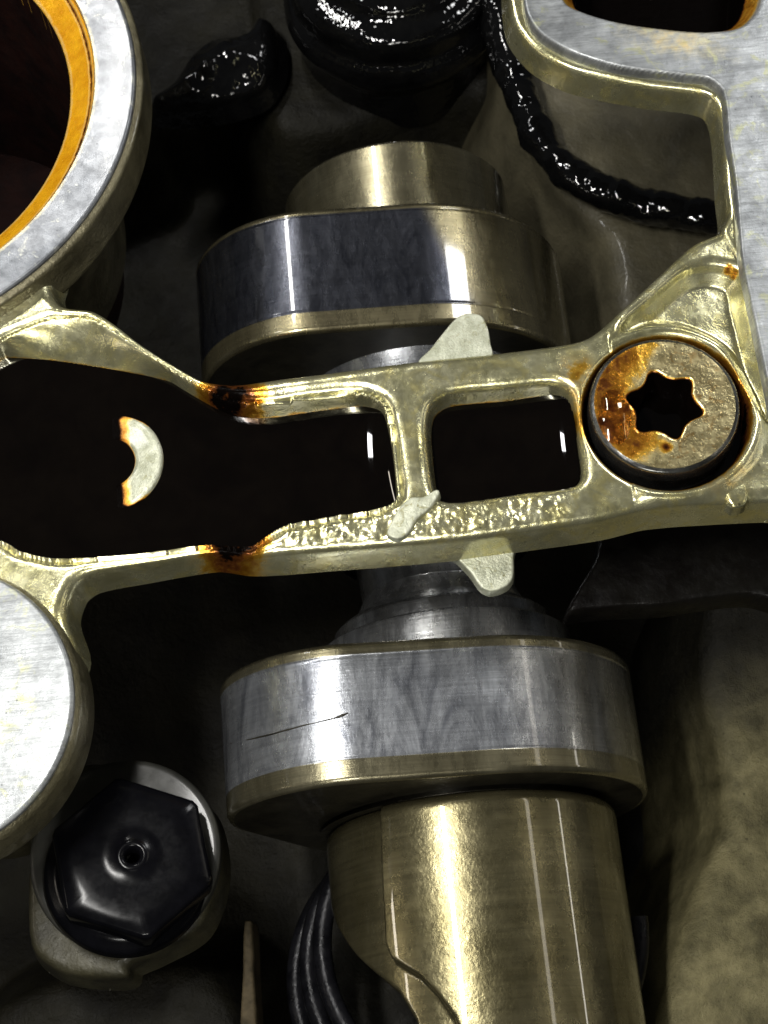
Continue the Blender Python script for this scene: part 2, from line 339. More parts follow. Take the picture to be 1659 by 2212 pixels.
# ================================================================== THE CARRIER CASTING (bridge, bosses, flange)
carrier = thing('cam_carrier', (0, 0, 0), 'olive oil-filmed cast aluminium cam carrier bridging over the camshaft, with bare grey machined faces', 'engine casting')
O = spline(UPS([(-250, 520), (60, 520), (118, 560), (108, 612), (128, 652), (198, 664), (250, 695), (300, 733), (380, 783), (440, 815), (505, 824), (600, 812), (700, 800), (910, 773), (1060, 758), (1200, 740), (1272, 722), (1340, 665), (1420, 592), (1500, 520), (1568, 488), (1590, 440), (1900, 420), (1900, 1070), (1659, 1080), (1540, 1086), (1400, 1097), (1300, 1120), (1140, 1143), (970, 1166), (700, 1188), (540, 1199), (460, 1190), (300, 1216), (196, 1236), (158, 1262), (140, 1320), (160, 1420), (60, 1480), (-250, 1480)]), 6)
PL = spline(UPS([(-260, 770), (-60, 760), (30, 718), (120, 686), (205, 690), (300, 748), (420, 822), (500, 862), (575, 866), (680, 852), (780, 846), (828, 868), (846, 930), (858, 1010), (862, 1066), (838, 1092), (740, 1112), (620, 1134), (575, 1158), (540, 1180), (450, 1176), (300, 1196), (120, 1206), (40, 1190), (0, 1168), (-260, 1150)]), 6)
PM = spline(UPS([(935, 868), (970, 846), (1090, 834), (1190, 826), (1228, 842), (1244, 890), (1252, 960), (1258, 1020), (1240, 1044), (1130, 1058), (990, 1078), (950, 1072), (936, 1040), (926, 960), (924, 900)]), 6)
RCX, RCY, RCR = circ([(285, 130), (200, 450), (110, 553), (0, 633), (268, 10), (272, 300)], 0.55)
cbx, cby = UP(1440, 890, 0); CBR = 1.84
G = spline(UPS([(1345, 705), (1405, 645), (1480, 584), (1540, 572), (1596, 590), (1615, 660), (1640, 760), (1665, 900), (1800, 1000), (1800, 640), (1700, 560), (1800, 1000), (1660, 960), (1640, 860), (1590, 760), (1500, 700), (1420, 690)][:8] + [(1612, 830), (1560, 740), (1470, 695), (1400, 692)]), 6)
X, Y = grid(-12.5, 11.5, -4.6, 8.2, 0.032)
dO = sdf(O, X, Y); dL = sdf(PL, X, Y); dM = sdf(PM, X, Y); dG = sdf(G, X, Y)
dC = np.hypot(X-cbx, Y-cby) - CBR
Z = 0.03*lump(X, Y, 0.8, 21, 3) + 0.006*lump(X, Y, 6, 22, 2)
Z -= edge(np.minimum(dO, 0.14), 0.30, 5.0)
POt = spline(UPS([(-400, 775), (-60, 773), (0, 772), (100, 778), (230, 797), (330, 815), (410, 838), (480, 868), (560, 886), (640, 884), (780, 876), (818, 892), (834, 940), (850, 1100), (850, 1400), (-400, 1400)], -0.62), 6)
dPO = np.maximum(sdf(POt, X, Y), dL + 0.12)
tt = np.clip(-dL/(np.abs(dL)+np.abs(dPO)+1e-6), 0, 1)
Z -= np.where(dL < 0, np.where(dPO > 0, 0.62*(tt**1.3), np.minimum(0.62 + -dPO*3.5, 2.2)), fil(-np.maximum(dL, 0), 0.30)*0.9)
Z -= np.minimum(edge(-dM, 0.28, 4.5), 2.0)
Z -= np.minimum(edge(-dC, 0.14, 7), 1.3)
Z -= np.minimum(edge(-dG, 0.25, 1.2), 0.55)*(dC > -0.1)
# soft boss ring round the counterbore
Z += 0.10*np.exp(-((dC-0.18)/0.16)**2)*(X > cbx-1.0)
def blob(px, py, r, s=1.0):
    x, y = UP(px, py, 0); return s*np.exp(-((X-x)**2+(Y-y)**2)/(2*(r/100)**2))
lowrib = ss(0.25, 0.05, np.abs(Y - (UP(900, 1130, 0)[1]))-0.35)*ss(-2.6, -2.0, X)*ss(4.5, 3.5, X)*ss(-0.02, -0.3, dO)
wn = rng.standard_normal(X.shape)
for _ in range(3): wn = (wn + np.roll(wn, 1, 0) + np.roll(wn, -1, 0) + np.roll(wn, 1, 1) + np.roll(wn, -1, 1))/5
Z += (0.032*wn + 0.008*lump(X, Y, 9, 26, 2))*lowrib
stain = 1.05*blob(480, 855, 40) + 0.45*blob(540, 850, 30) + 1.0*blob(485, 1172, 40) + 0.55*blob(545, 1165, 28) + 0.35*blob(1262, 900, 40) + 0.3*blob(1250, 800, 30) + 0.2*blob(1560, 1010, 50)
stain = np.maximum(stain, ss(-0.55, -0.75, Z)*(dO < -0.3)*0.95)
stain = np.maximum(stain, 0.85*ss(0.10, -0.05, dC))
for cx_, cy_ in ((1575, 575), (1590, 583)): stain += 0.7*blob(cx_, cy_, 6)
Xs, Ys, mk = snap(X, Y, dO, 0.14, 0.032)
me = surf('bridge', Xs, Ys, Z, {'stain': np.clip(stain, 0, 1)}, mask=mk & (np.hypot(X-RCX, Y-RCY) > RCR-0.6), dead=dO >= 0.14)
bridge = link('bridge', me, M['cast'], carrier)
OILZ = -0.62
def oilpool(name, label, poly_d, X, Y, level, yc=None):
    Zo = level + 0*X
    if yc is not None:          # oil creeping up the right hand wall of the pocket
        (ax, ay), (bx, by) = yc[:2]; ym = yc[2]; l = math.hypot(bx-ax, by-ay); nx, ny = (by-ay)/l, -(bx-ax)/l
        if nx < 0: nx, ny = -nx, -ny
        Dw = -((X-ax)*nx + (Y-ay)*ny)
        Zo = level + 0.36*np.exp(-np.maximum(Dw, -0.1)/0.45)*ss(2.0, 1.0, Dw)*np.exp(-((Y-ym)/2.6)**2)
    me = surf(name, X, Y, Zo, mask=poly_d < 0.10)
    return tag(link(name, me, M['oil']), label, 'oil', 'oil pools standing in the bridge pockets')
me = None
dLo = dPO
ml = (X < 1.2)
oilpool('oil_pool', 'large black oil pool filling the left pocket of the bridge round the half sunk bolt', np.where(ml, dLo, 9), X, Y, OILZ, (UP(838, 890, -0.6), UP(848, 1080, -0.6), UP(780, 970, -0.4)[1]))
oilpool('oil_pool', 'small black oil pool in the rounded rectangular middle pocket left of the torx bolt', np.where((X > 0.4) & (X < 5), dM + 0.12, 9), X, Y, OILZ, (UP(1236, 860, -0.6), UP(1246, 1040, -0.6), UP(1190, 925, -0.4)[1]))
oilpool('oil_pool', 'thin ring of black oil round the torx bolt head in its counterbore', np.where(np.abs(dC+0.5) < 3, dC+0.05, 9), X, Y, -0.78)

# leaf-shaped fold on the lower rib
def slab(name, pts, z, th, m, parent, bulge=0.0, r=0.05, n=5, tilt=None, stainf=None, inner=None, zoff=None):
    poly = spline(UPS(pts, z), n)
    x0, y0 = poly.min(0)-0.15; x1, y1 = poly.max(0)+0.15
    res = max((x1-x0), (y1-y0))/150
    X, Y = grid(x0, x1, y0, y1, res); d = sdf(poly, X, Y)
    thr = th/12; Xs, Ys, mk = snap(X, Y, d, thr, res)
    Z = z - edge(np.minimum(d, thr), r, 12) + bulge*np.minimum(-d, 0.5) + 0.01*lump(X, Y, 3, 2)
    if zoff is not None: Z = Z + zoff(X, Y)
    at = {'stain': stainf(X, Y) if stainf else 0*X}
    me = surf(name, Xs, Ys, Z, at, mask=mk, dead=d >= thr)
    return link(name, me, m, parent)
slab('casting_fin', [(836, 1154), (846, 1124), (862, 1096), (888, 1074), (915, 1072), (948, 1058), (936, 1090), (922, 1104), (900, 1122), (882, 1152), (858, 1164)], 0.09, 0.25, M['clip'], carrier, bulge=0.04)
slab('casting_pip', [(1565, 1045), (1580, 1036), (1610, 1036), (1620, 1062), (1612, 1088), (1585, 1096), (1568, 1080)], -0.01, 0.3, M['cast'], carrier, bulge=0.06, r=0.12)

# ---- upper left ring boss (plug well)
rc = circ([(285, 130), (200, 450), (110, 553), (0, 633), (268, 10), (272, 300)], 0.55)
rin = circ([(185, 130), (165, 280), (100, 390), (0, 515)], 0.5)
ror = circ([(122, 100), (110, 230), (60, 345), (0, 412)], 0.0)
print('ring', rc, rin, ror)
RC = (rc[0], rc[1]); R0 = rc[2]; R1 = rc[2]-1.02; R2 = rc[2]-1.72
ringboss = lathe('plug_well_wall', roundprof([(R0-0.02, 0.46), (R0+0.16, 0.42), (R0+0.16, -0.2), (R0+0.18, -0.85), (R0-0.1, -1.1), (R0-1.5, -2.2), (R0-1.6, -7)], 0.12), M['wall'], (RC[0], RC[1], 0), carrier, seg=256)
rf_ = lathe('machined_ring_face', roundprof([(R1, 0.3), (R1+0.02, 0.55), (R0-0.06, 0.55), (R0, 0.50), (R0, 0.2)], 0.03), M['turned'], (RC[0], RC[1], 0), ringboss, seg=256,
            stainf=lambda X, Y, Z: 0.18*np.exp(-((np.hypot(X, Y)-R1)/0.08)**2))
vb = lathe('amber_bore_bevel', roundprof([(R2-0.02, -0.9), (R2, -0.12), (R2+0.55, 0.28), (R1-0.08, 0.30), (R1-0.05, 0.36), (R1+0.01, 0.40)], 0.05), M['varnish'], (RC[0], RC[1], 0), ringboss, seg=256,
            stainf=lambda X, Y, Z: 0.02+0.75*np.exp(-((np.hypot(X, Y)-R1+0.10)/0.04)**2)+0.3*ss(R2+0.1, R2, np.hypot(X, Y)))
lathe('dark_bore_wall', [(R2, -0.12), (R2-0.1, -4), (R2-0.3, -9), (0.01, -9)], M['bore'], (RC[0], RC[1], 0), ringboss, seg=96, stainf=lambda X, Y, Z: 0.88+0*X)

# ---- lower left round boss
bc = circ([(0, 1247), (60, 1290), (120, 1365), (150, 1440), (159, 1520), (145, 1610), (100, 1690), (50, 1745), (0, 1790)], 0.35)
print('boss', bc)
B0 = bc[2]
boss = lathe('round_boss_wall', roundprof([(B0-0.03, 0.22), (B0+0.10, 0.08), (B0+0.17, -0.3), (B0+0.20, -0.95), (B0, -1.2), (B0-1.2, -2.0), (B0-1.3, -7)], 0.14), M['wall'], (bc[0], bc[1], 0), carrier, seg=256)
lathe('machined_boss_face', roundprof([(0.0, 0.35), (0.4, 0.35), (B0-0.07, 0.35), (B0, 0.29), (B0, 0.1)], 0.03), M['machined'], (bc[0], bc[1], 0), boss, seg=256, stainf=lambda X, Y, Z: 0*X)

# ---- upper right flange and right hand wall
ME = UPS([(1128, -60), (1136, 20), (1165, 68), (1240, 112), (1340, 142), (1480, 160), (1530, 167), (1562, 196), (1575, 300), (1590, 400), (1604, 560), (1622, 650), (1645, 760), (1690, 980), (1740, 1200), (2300, 1200), (2300, -300), (1110, -300)], 0.35)
OE = UPS([(1095, -60), (1108, 40), (1160, 106), (1240, 148), (1400, 180), (1500, 192), (1540, 208), (1558, 260), (1568, 400), (1574, 462), (1560, 500), (1640, 640), (1660, 800), (1720, 1000), (2300, 1100), (2300, -300), (1070, -300)], 0.1)
HO = spline(UPS([(1205, -60), (1218, 2), (1262, 26), (1330, 46), (1420, 60), (1520, 68), (1598, 58), (1636, 20), (1650, -60), (1620, -300), (1240, -300)], 0.35), 6)
ME = spline(ME, 6); OE = spline(OE, 6)
X, Y = grid(1.5, 16, -3.2, 18, 0.035)
dm = sdf(ME, X, Y); do = sdf(OE, X, Y); dh = sdf(HO, X, Y)
Zl = 0.05 + 0.02*lump(X, Y, 1.5, 31, 2) - edge(np.minimum(do, 0.13), 0.16, 5.0)
Xs, Ys, mk = snap(X, Y, do, 0.13, 0.035)
flange = link('flange_wall', surf('flange_wall', Xs, Ys, Zl, {'stain': 0.0*X}, mask=mk & (dm > -0.3), dead=do >= 0.13), M['cast'], carrier)
Zm = np.maximum(-1.7, 0.35 - edge(np.minimum(dm, 0.05), 0.05, 6) - np.minimum(edge(-dh, 0.06, 1.3), 5) - 9*np.maximum(-dh-0.40, 0) + 0.015*lump(X, Y, 1.2, 33, 2)*0.4)
flange_tone = ss(0.03, -0.12, dh)*0.45 + 0.95*ss(-0.30, -0.44, dh) + 0.12*np.exp(-((X-8)/1.2)**2)*ss(0.8, 0.0, dm+0.9)  # amber lip, then near-black inside the hole
Xs, Ys, mk = snap(X, Y, dm, 0.05, 0.035)
link('machined_flange_face', surf('machined_flange_face', Xs, Ys, Zm, {'stain': np.clip(flange_tone, 0, 1)+0.5*ss(-0.40, -0.5, dh)}, mask=mk & (dh > -2.5), dead=dm >= 0.05), M['machined'], flange)

# ================================================================== CAMSHAFT
CZ = -7.0
ax0 = np.array(UP(860, 360, CZ)); ax1 = np.array(UP(1008, 2000, CZ)); CX = (ax0[0]+ax1[0])/2
print('axis', ax0, ax1, CX)
def ytop(px, py, r): return UP(px, py, CZ+r)[1]
camshaft = thing('camshaft', (CX, 0, CZ), 'oily steel camshaft running under the bridge, with two broad lobes worn grey', 'camshaft')
def cyl(name, prof, m, seg=192, rf=None, tr=None):
    """prof: list of (y, r)"""
    P = dens(prof); A = np.linspace(0, 2*math.pi, seg, endpoint=False)
    YY, AA = np.meshgrid(P[:, 0], A, indexing='ij'); RR = np.repeat(P[:, 1:2], seg, 1)
    Xc = CX + RR*np.sin(AA); Zc = CZ + RR*np.cos(AA)
    me = surf(name, Xc, YY, Zc, {'track_shade': 0*Xc + (0 if tr is None else tr)}, closed_v=True, flip=False)
    return link(name, me, m, camshaft)
def hull_profile(c, n=384):
    """support-function outline of a convex hull of circles c=[(x,z,r)..] -> outline sampled by normal then by arclength"""
    pts = []
    for x, z, r in c:
        a = np.linspace(0, 2*math.pi, 720, endpoint=False); pts.append(np.c_[x+r*np.cos(a), z+r*np.sin(a)])
    P = np.vstack(pts); P = P[np.lexsort((P[:, 1], P[:, 0]))]
    def half(Q):
        H = []
        for p in Q:
            while len(H) >= 2 and (H[-1][0]-H[-2][0])*(p[1]-H[-2][1])-(H[-1][1]-H[-2][1])*(p[0]-H[-2][0]) <= 0: H.pop()
            H.append(p)
        return H[:-1]
    H = np.array(half(P) + half(P[::-1]))
    C = np.vstack([H, H[:1]]); s = np.r_[0, np.cumsum(np.linalg.norm(np.diff(C, axis=0), axis=1))]
    t = np.linspace(0, s[-1], n, endpoint=False)
    return np.c_[np.interp(t, s, C[:, 0]), np.interp(t, s, C[:, 1])]
def lobe(name, circles, y0, y1, cham, trk, label, mt='steel', refl_edge=None):
    prof = hull_profile(circles); n = len(prof)
    nx = np.roll(prof, -1, 0)-np.roll(prof, 1, 0); nn = np.c_[nx[:, 1], -nx[:, 0]]; nn /= np.linalg.norm(nn, axis=1)[:, None]
    ys = []; offs = []; tr = []
    a, b = trk
    stations = [(y0, -0.9*cham, 0), (y0+cham*0.15, -cham*0.3, 0), (y0+cham*0.5, -0.02, 0)]
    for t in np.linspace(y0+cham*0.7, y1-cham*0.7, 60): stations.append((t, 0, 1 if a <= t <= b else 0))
    # fine step at the borders of the worn band
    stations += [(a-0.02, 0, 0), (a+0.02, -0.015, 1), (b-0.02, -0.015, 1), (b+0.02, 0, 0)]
    stations += [(y1-cham*0.5, -0.02, 0), (y1-cham*0.15, -cham*0.3, 0), (y1, -0.9*cham, 0)]
    head = stations[:3]; tail = stations[-3:]; mid = sorted(stations[3:-3]); stations = head+mid+tail
    Sx = np.array(stations)
    Xc = CX + prof[None, :, 0] + nn[None, :, 0]*Sx[:, 1:2]; Zc = CZ + prof[None, :, 1] + nn[None, :, 1]*Sx[:, 1:2]
    YY = np.repeat(Sx[:, 0:1], n, 1); TR = np.repeat(Sx[:, 2:3], n, 1)
    TR = TR*(0.4+0.6*ss(3.0, 1.6, Xc-CX) if refl_edge is None else ss(0.28, -0.28, Xc-refl_edge(YY)))  # rear lobe: painted reflection edge; front lobe: grey fades rightwards
    me = surf(name, Xc, YY, Zc, {'track_shade': TR}, closed_v=True, flip=True)
    o = link(name, me, M[mt], camshaft); o['label'] = label
    # end faces
    for yy, f in ((y0, 0), (y1, 1)):
        pr = prof - nn*(0.9*cham)
        k = np.linspace(1, 0.05, 8)[:, None]
        me = surf('end_face', CX+pr[None, :, 0]*k, np.full((8, n), yy+(-0.001 if f == 0 else 0.001)), CZ+pr[None, :, 1]*k, {'track_shade': np.zeros((8, n))}, closed_v=True, flip=bool(f))
        link('end_face', me, M['steeldark'], camshaft)  # end faces: shade put into a darker copy of the steel
    return o
# front tube with an oblique relief cut
R_T = 3.66
yT1 = ytop(950, 1712, R_T); yT0 = -24
A = np.linspace(-math.pi, math.pi, 700, endpoint=False); ysT = np.r_[np.linspace(yT0, -16, 20)[:-1], np.linspace(-16, yT1-0.35, 220), yT1-0.3+0.3*np.sin(np.linspace(0, math.pi/2, 8))]
YY, AA = np.meshgrid(ysT, A, indexing='ij')
sm = np.maximum(0, (YY-(yT1-0.3))/0.3)
RR = R_T - 0.28*(1-np.sqrt(np.maximum(0, 1-sm**2)))
def cutpts(pts, r):
    out = []
    for px, py in pts:
        # intersect the sight line with the cylinder of radius r
        a = (px-829.5)/FPX; b = (1106-py)/FPX; d = -dv + a*r2 + b*u2
        ox, oz = CAM[0]-CX, CAM[2]-CZ
        aa = d[0]**2+d[2]**2; bb = 2*(ox*d[0]+oz*d[2]); cc = ox*ox+oz*oz-r*r
        disc = bb*bb-4*aa*cc
        t = (-bb-math.sqrt(max(disc, 0)))/(2*aa); p = CAM+d*t
        out.append((math.atan2(p[0]-CX, p[2]-CZ), p[1]))
    return np.array(out)
C1 = cutpts([(818, 1690), (822, 1780), (826, 1900), (834, 2040), (846, 2068), (868, 2082), (905, 2102), (945, 2142), (985, 2195), (1012, 2260)], R_T)
C1 = np.vstack([C1, [[C1[-1, 0]+0.05, -24.5], [-3.3, -24.5], [-3.3, C1[0, 1]+2], [C1[0, 0], C1[0, 1]+2]]])
C2 = cutpts([(740, 2010), (775, 2060), (830, 2108), (868, 2140), (905, 2200), (925, 2280)], R_T-0.35)
C2 = np.vstack([C2, [[C2[-1, 0], -24.5], [-3.3, -24.5], [-3.3, C2[0, 1]+1.2], [C2[0, 0]-0.35, C2[0, 1]+0.9]]])
sc1 = np.array([R_T, 1.0])
d1 = sdf(C1*sc1, AA*R_T, YY); d2_ = sdf(C2*sc1, AA*R_T, YY)
RR = RR - 0.30*ss(0.0, -0.13, d1) - 2.3*ss(0.0, -0.8, d2_)
me = surf('shaft_tube', CX+RR*np.sin(AA), YY, CZ+RR*np.cos(AA), {'track_shade': 0*RR}, closed_v=True, flip=False)
tube = link('shaft_tube', me, M['tube'], camshaft)
cyl('tube_end_face', [(yT1-0.01, 3.5), (yT1, 2.0)], M['steeldark'])
# lobe 2 (front)
y2b = ytop(950, 1674, 4.75); y2a = ytop(850, 1379, 4.75)
cyl('shaft_neck', [(yT1-0.5, 2.9), (y2b+0.3, 2.9)], M['steeldark'])
front = lobe('front_cam_lobe', [(0.0, 0, 4.5), (-2.55, 1.9, 2.95)], y2b, y2a, 0.16, (y2b+0.52, y2a-0.30), 'front lobe with bright grey worn band and dark scratch')
# stepped collars between lobe 2 and the bridge
yc1 = ytop(880, 1318, 3.2); yc2 = ytop(880, 1290, 2.6); yc3 = ytop(880, 1215, 2.3)
cyl('stepped_collar', [(y2a-0.1, 3.15), (yc1-0.05, 3.15), (yc1, 3.08), (yc1+0.01, 2.75), (yc2-0.1, 2.75), (yc2, 2.65), (yc2+0.3, 2.2), (yc3-0.2, 1.95), (yc3+0.2, 2.0), (yc3+1.5, 2.1)], M['steel'], tr=0.7)
y1b = ytop(860, 692, 4.6); y1a = ytop(700, 441, 4.6)
cyl('bearing_collar', [(yc3+1.0, 2.5), (ytop(860, 742, 3.1)-0.05, 3.2), (ytop(860, 742, 3.1), 3.1), (ytop(860, 742, 3.1)+0.02, 1.7), (y1b+0.3, 1.7)], M['steel'], tr=0.9)
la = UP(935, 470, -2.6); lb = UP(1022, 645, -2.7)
def rear_refl_edge(yy): return lb[0] + (la[0]-lb[0])*(yy-lb[1])/(la[1]-lb[1])  # diagonal reflection boundary, painted as a colour edge on the rear lobe
lobe('rear_cam_lobe', [(0.0, 0, 4.3), (-2.6, 1.5, 2.95)], y1b, y1a, 0.14, (y1b+0.55, y1a-0.16), 'rear lobe with dark blue-grey worn band, its right edge a painted reflection boundary', 'steelrear', rear_refl_edge)
yj = ytop(880, 296, 3.15)
cyl('rear_journal', [(y1a-0.3, 3.3), (y1a+0.05, 3.3), (y1a+0.12, 3.22), (y1a+0.3, 3.22), (y1a+0.36, 3.12), (yj-0.12, 3.12), (yj-0.02, 3.04), (yj, 2.9), (yj+0.01, 0.1)], M['steel'])

from mathutils.bvhtree import BVHTree
def on_mesh(o, pts, lift=0.0):
    me = o.data; bv = BVHTree.FromPolygons([v.co[:] for v in me.vertices], [p.vertices[:] for p in me.polygons])
    out = []
    for px, py in pts:
        a = (px-829.5)/FPX; b = (1106-py)/FPX; d = Vector(-dv + a*r2 + b*u2).normalized()
        h = bv.ray_cast(Vector(CAM), d)
        if h[0] is not None: out.append(tuple(h[0] - d*lift))
    return out
scr = on_mesh(front, [(498, 1606), (540, 1597), (580, 1588), (620, 1577), (660, 1566), (700, 1557), (730, 1549), (752, 1540)], 0.0)
tmp = sweep('scratch', spline(np.array(scr), 8, closed=False), np.interp(np.linspace(0, 1, (len(scr)-1)*8+1), [0, .3, .7, .93, 1], [.008, .02, .014, .028, .01]), M['steeldark'], seg=8, bump=0.5)
tmp.parent = camshaft; tmp.matrix_parent_inverse = p_world(camshaft).inverted()

# ================================================================== BOLTS
def torx_head(name, c, Rh, top, base, socket_r, m_face, m_side, parent, stainf, depth=1.0, spin=0.0):
    # top face: ring between a six-lobed star socket and the rim
    n = 192; A = np.linspace(0, 2*math.pi, n, endpoint=False)
    star = socket_r*(1+0.13*np.cos(6*(A+spin)) + 0.02*np.cos(12*(A+spin)))
    rings = [(0.0, -depth)] + [(0.0, -0.05), (0.0, 0.0)]
    rr = []; zz = []
    rr.append(star*0.0+0.01); zz.append(np.full(n, top-depth))
    rr.append(star*0.97); zz.append(np.full(n, top-depth))
    rr.append(star); zz.append(np.full(n, top-0.08))
    rr.append(star*1.13); zz.append(np.full(n, top))
    for t in np.linspace(0.08, 1, 24): rr.append(star*1.13*(1-t)+(Rh-0.12)*t); zz.append(np.full(n, top+0.0))
    RR = np.array(rr); ZZ = np.array(zz); AA = np.repeat(A[None], len(RR), 0)
    X = RR*np.cos(AA); Y = RR*np.sin(AA)
    sn = stainf(X, Y); sn[:3] = 1.4  # socket interior set to near-black
    o = link('bolt_face', surf('bolt_face', X, Y, ZZ, {'stain': sn}, closed_v=True), m_face); o.location = c; o.parent = parent; o.matrix_parent_inverse = p_world(parent).inverted()
    lathe('bolt_barrel', roundprof([(Rh-0.12, top-0.003), (Rh-0.03, top-0.05), (Rh, top-0.16), (Rh+0.0, base+0.35), (Rh+0.10, base+0.25), (Rh+0.12, base)], 0.05), m_side, c, parent, seg=160)
b1 = np.array(UP(1436, 873, 0.15))
tb = thing('torx_bolt', (b1[0], b1[1], -1.1), 'large torx bolt with rusty brown oil stain on its pale face, right end of bridge', 'bolt', 'bolts in the bridge')
def st1(X, Y):
    return np.clip(0.66*ss(0.05, -1.1, X + 0.25*np.sin(Y*3)-0.15*Y) + 0.25*np.exp(-((X+0.4)**2+(Y+0.9)**2)/0.12) + 0.8*np.exp(-((X+0.13)**2+(Y+1.02)**2)/0.01) - 0.25*ss(1.45, 1.6, np.hypot(X, Y)), 0, 1)
torx_head('b', (b1[0], b1[1], 0), 1.66, 0.15, -1.1, 0.69, M['bolt'], M['boltside'], tb, st1, spin=0.35)
n = 48; Ad = np.linspace(0, 2*math.pi, n, endpoint=False); rd = np.linspace(0.02, 1, 16)
RD, AD = np.meshgrid(rd, Ad, indexing='ij'); dc = UP(1328, 900, 0.16)
dm_ = bpy.data.materials.new('clear_brown_oil'); dm_.use_nodes = True; q = dm_.node_tree.nodes['Principled BSDF']
q.inputs['Base Color'].default_value = (0.92, 0.75, 0.45, 1); q.inputs['Roughness'].default_value = 0.02; q.inputs['Transmission Weight'].default_value = 1.0; q.inputs['IOR'].default_value = 1.4
dr = link('oil_drop', surf('oil_drop', dc[0]+0.36*RD*np.cos(AD)*(1+0.1*np.sin(2*AD)), dc[1]+0.66*RD*np.sin(AD), 0.152+0.12*(1-RD**2), closed_v=True), dm_)
tag(dr, 'clear brown oil drop with bright glints on the left of the torx bolt face', 'oil')
# half sunk bolt in the left pocket
b2 = np.array(UP(238, 1000, OILZ))
sb = thing('sunk_bolt', (b2[0], b2[1], -1.8), 'bolt head almost drowned in the left oil pool, only a bright crescent showing', 'bolt', 'bolts in the bridge')
n = 160; A = np.linspace(0, 2*math.pi, n, endpoint=False)
rs = np.array([0.49, 0.51, 0.55, 0.62, 0.7, 0.8, 0.9, 1.0, 1.08, 1.12, 1.13])*1.07; zs = np.array([-0.7, -0.08, 0, 0, 0, 0, 0, 0, -0.01, -0.06, -0.8])
RR, AA = np.meshgrid(rs, A, indexing='ij'); ZZ = np.repeat(zs[:, None], n, 1)
Xr = RR*np.cos(AA); Yr = RR*np.sin(AA)
ZZ = ZZ + OILZ + 0.13*(Xr-0.10+0.10*np.sin(5*AA)*0.3)
o = link('crescent_face', surf('crescent_face', Xr, Yr, ZZ, {'stain': np.clip(0.45*ss(0.055, 0.03, ZZ-OILZ)+0.9*ss(0.03, 0.004, ZZ-OILZ), 0, 1.3)}, closed_v=True), M['clip'])
o.location = (b2[0], b2[1], 0); o.parent = sb; o.matrix_parent_inverse = p_world(sb).inverted()

# ================================================================== PALE CLIP under the bridge
clip = thing('retaining_clip', (*UP(1000, 1000, -0.9), -0.9), 'thin pale metal clip gripping the bridge, one rounded tab above and one below', 'clip')
slab('upper_tab', [(905, 785), (930, 752), (958, 716), (985, 686), (1010, 676), (1040, 681), (1054, 706), (1060, 740), (1062, 770), (980, 780)], -0.12, 0.22, M['clip'], clip, bulge=0.02, r=0.05)
slab('lower_tab', [(930, 1170), (985, 1206), (1018, 1240), (1038, 1268), (1060, 1278), (1092, 1268), (1108, 1248), (1110, 1200), (1112, 1160), (1000, 1150)], -0.95, 0.25, M['clip'], clip, bulge=0.02, r=0.05)

# ================================================================== LOWER LEFT: washer, black bolt, pad
PZ = -5.0
pad = spline(UPS([(62, 1690), (60, 1850), (64, 2040), (120, 2095), (200, 2110), (270, 2108), (276, 2085), (330, 2060), (430, 2000), (470, 1880), (450, 1760), (380, 1690), (280, 1655), (150, 1650)], PZ), 6)
x0, y0 = pad.min(0)-1; x1, y1 = pad.max(0)+1
X, Y = grid(x0, x1, y0, y1, 0.035); d = sdf(pad, X, Y)
padt = link('bolt_pad', surf('bolt_pad', *snap(X, Y, d, 0.16, 0.035)[:2], PZ + 0.04*lump(X, Y, 1.5, 41) - edge(np.minimum(d, 0.16), 0.25, 6), {'stain': 0*X}, mask=d < 0.16+1.5*0.035, dead=d >= 0.16), M['padmat'])
tag(padt, 'olive cast pad with a faceted corner beneath the black bolt at lower left', 'casting')
wc = UP(270, 1846, PZ+0.2)
ws = lathe('washer', roundprof([(0.5, PZ+0.25), (2.1, PZ+0.25), (2.2, PZ+0.2), (2.22, PZ)], 0.04), M['washer'], (wc[0], wc[1], 0), None)
tag(ws, 'dull grey flat washer under the black hex bolt', 'washer')
bcx, bcy = UP(272, 1862, PZ+1.2)
bb = thing('hex_bolt', (bcx, bcy, PZ+0.25), 'glossy black oil-soaked hex bolt with a small centre hole, lower left', 'bolt')
bb.rotation_euler = (R(-4), R(9), 0)
lathe('bolt_flange', roundprof([(1.2, PZ+0.75), (1.55, PZ+0.72), (1.85, PZ+0.5), (1.9, PZ+0.27)], 0.1), M['blacksteel'], (bcx-0.14, bcy-0.1, 0), bb)
A = np.linspace(0, 2*math.pi, 240, endpoint=False)
a6 = (A-R(14-5.7-30)) % (math.pi/3) - math.pi/6
hexr = 1.90*math.cos(math.pi/6)/np.cos(a6); hexr = np.minimum(hexr, 1.86)
prof = [(0.14, -0.6), (0.16, -0.05), (0.22, 0.0), (0.32, 0.01), (0.36, -0.03), (0.42, -0.04), (0.75, -0.02), (0.9, 0.0)]
rr = []; zz = []
for r, z in [(0.14, -0.8), (0.16, -0.12), (0.2, -0.03), (0.26, 0.0), (0.34, -0.02), (0.40, -0.06), (0.7, -0.06), (1.0, -0.05), (1.25, -0.05)]: rr.append(np.full(240, r)); zz.append(np.full(240, PZ+1.5+z))
rr.append(hexr*0.94); zz.append(np.full(240, PZ+1.42)); rr.append(hexr*0.985); zz.append(np.full(240, PZ+1.36)); rr.append(hexr); zz.append(np.full(240, PZ+1.25)); rr.append(hexr); zz.append(np.full(240, PZ+0.6))
RR = np.array(rr); ZZ = np.array(zz); AA = np.repeat(A[None], len(RR), 0)
o = link('hex_head', surf('hex_head', RR*np.cos(AA), RR*np.sin(AA), ZZ, closed_v=True), M['blacksteel']); o.location = (bcx, bcy, 0); o.parent = bb; o.matrix_parent_inverse = p_world(bb).inverted()

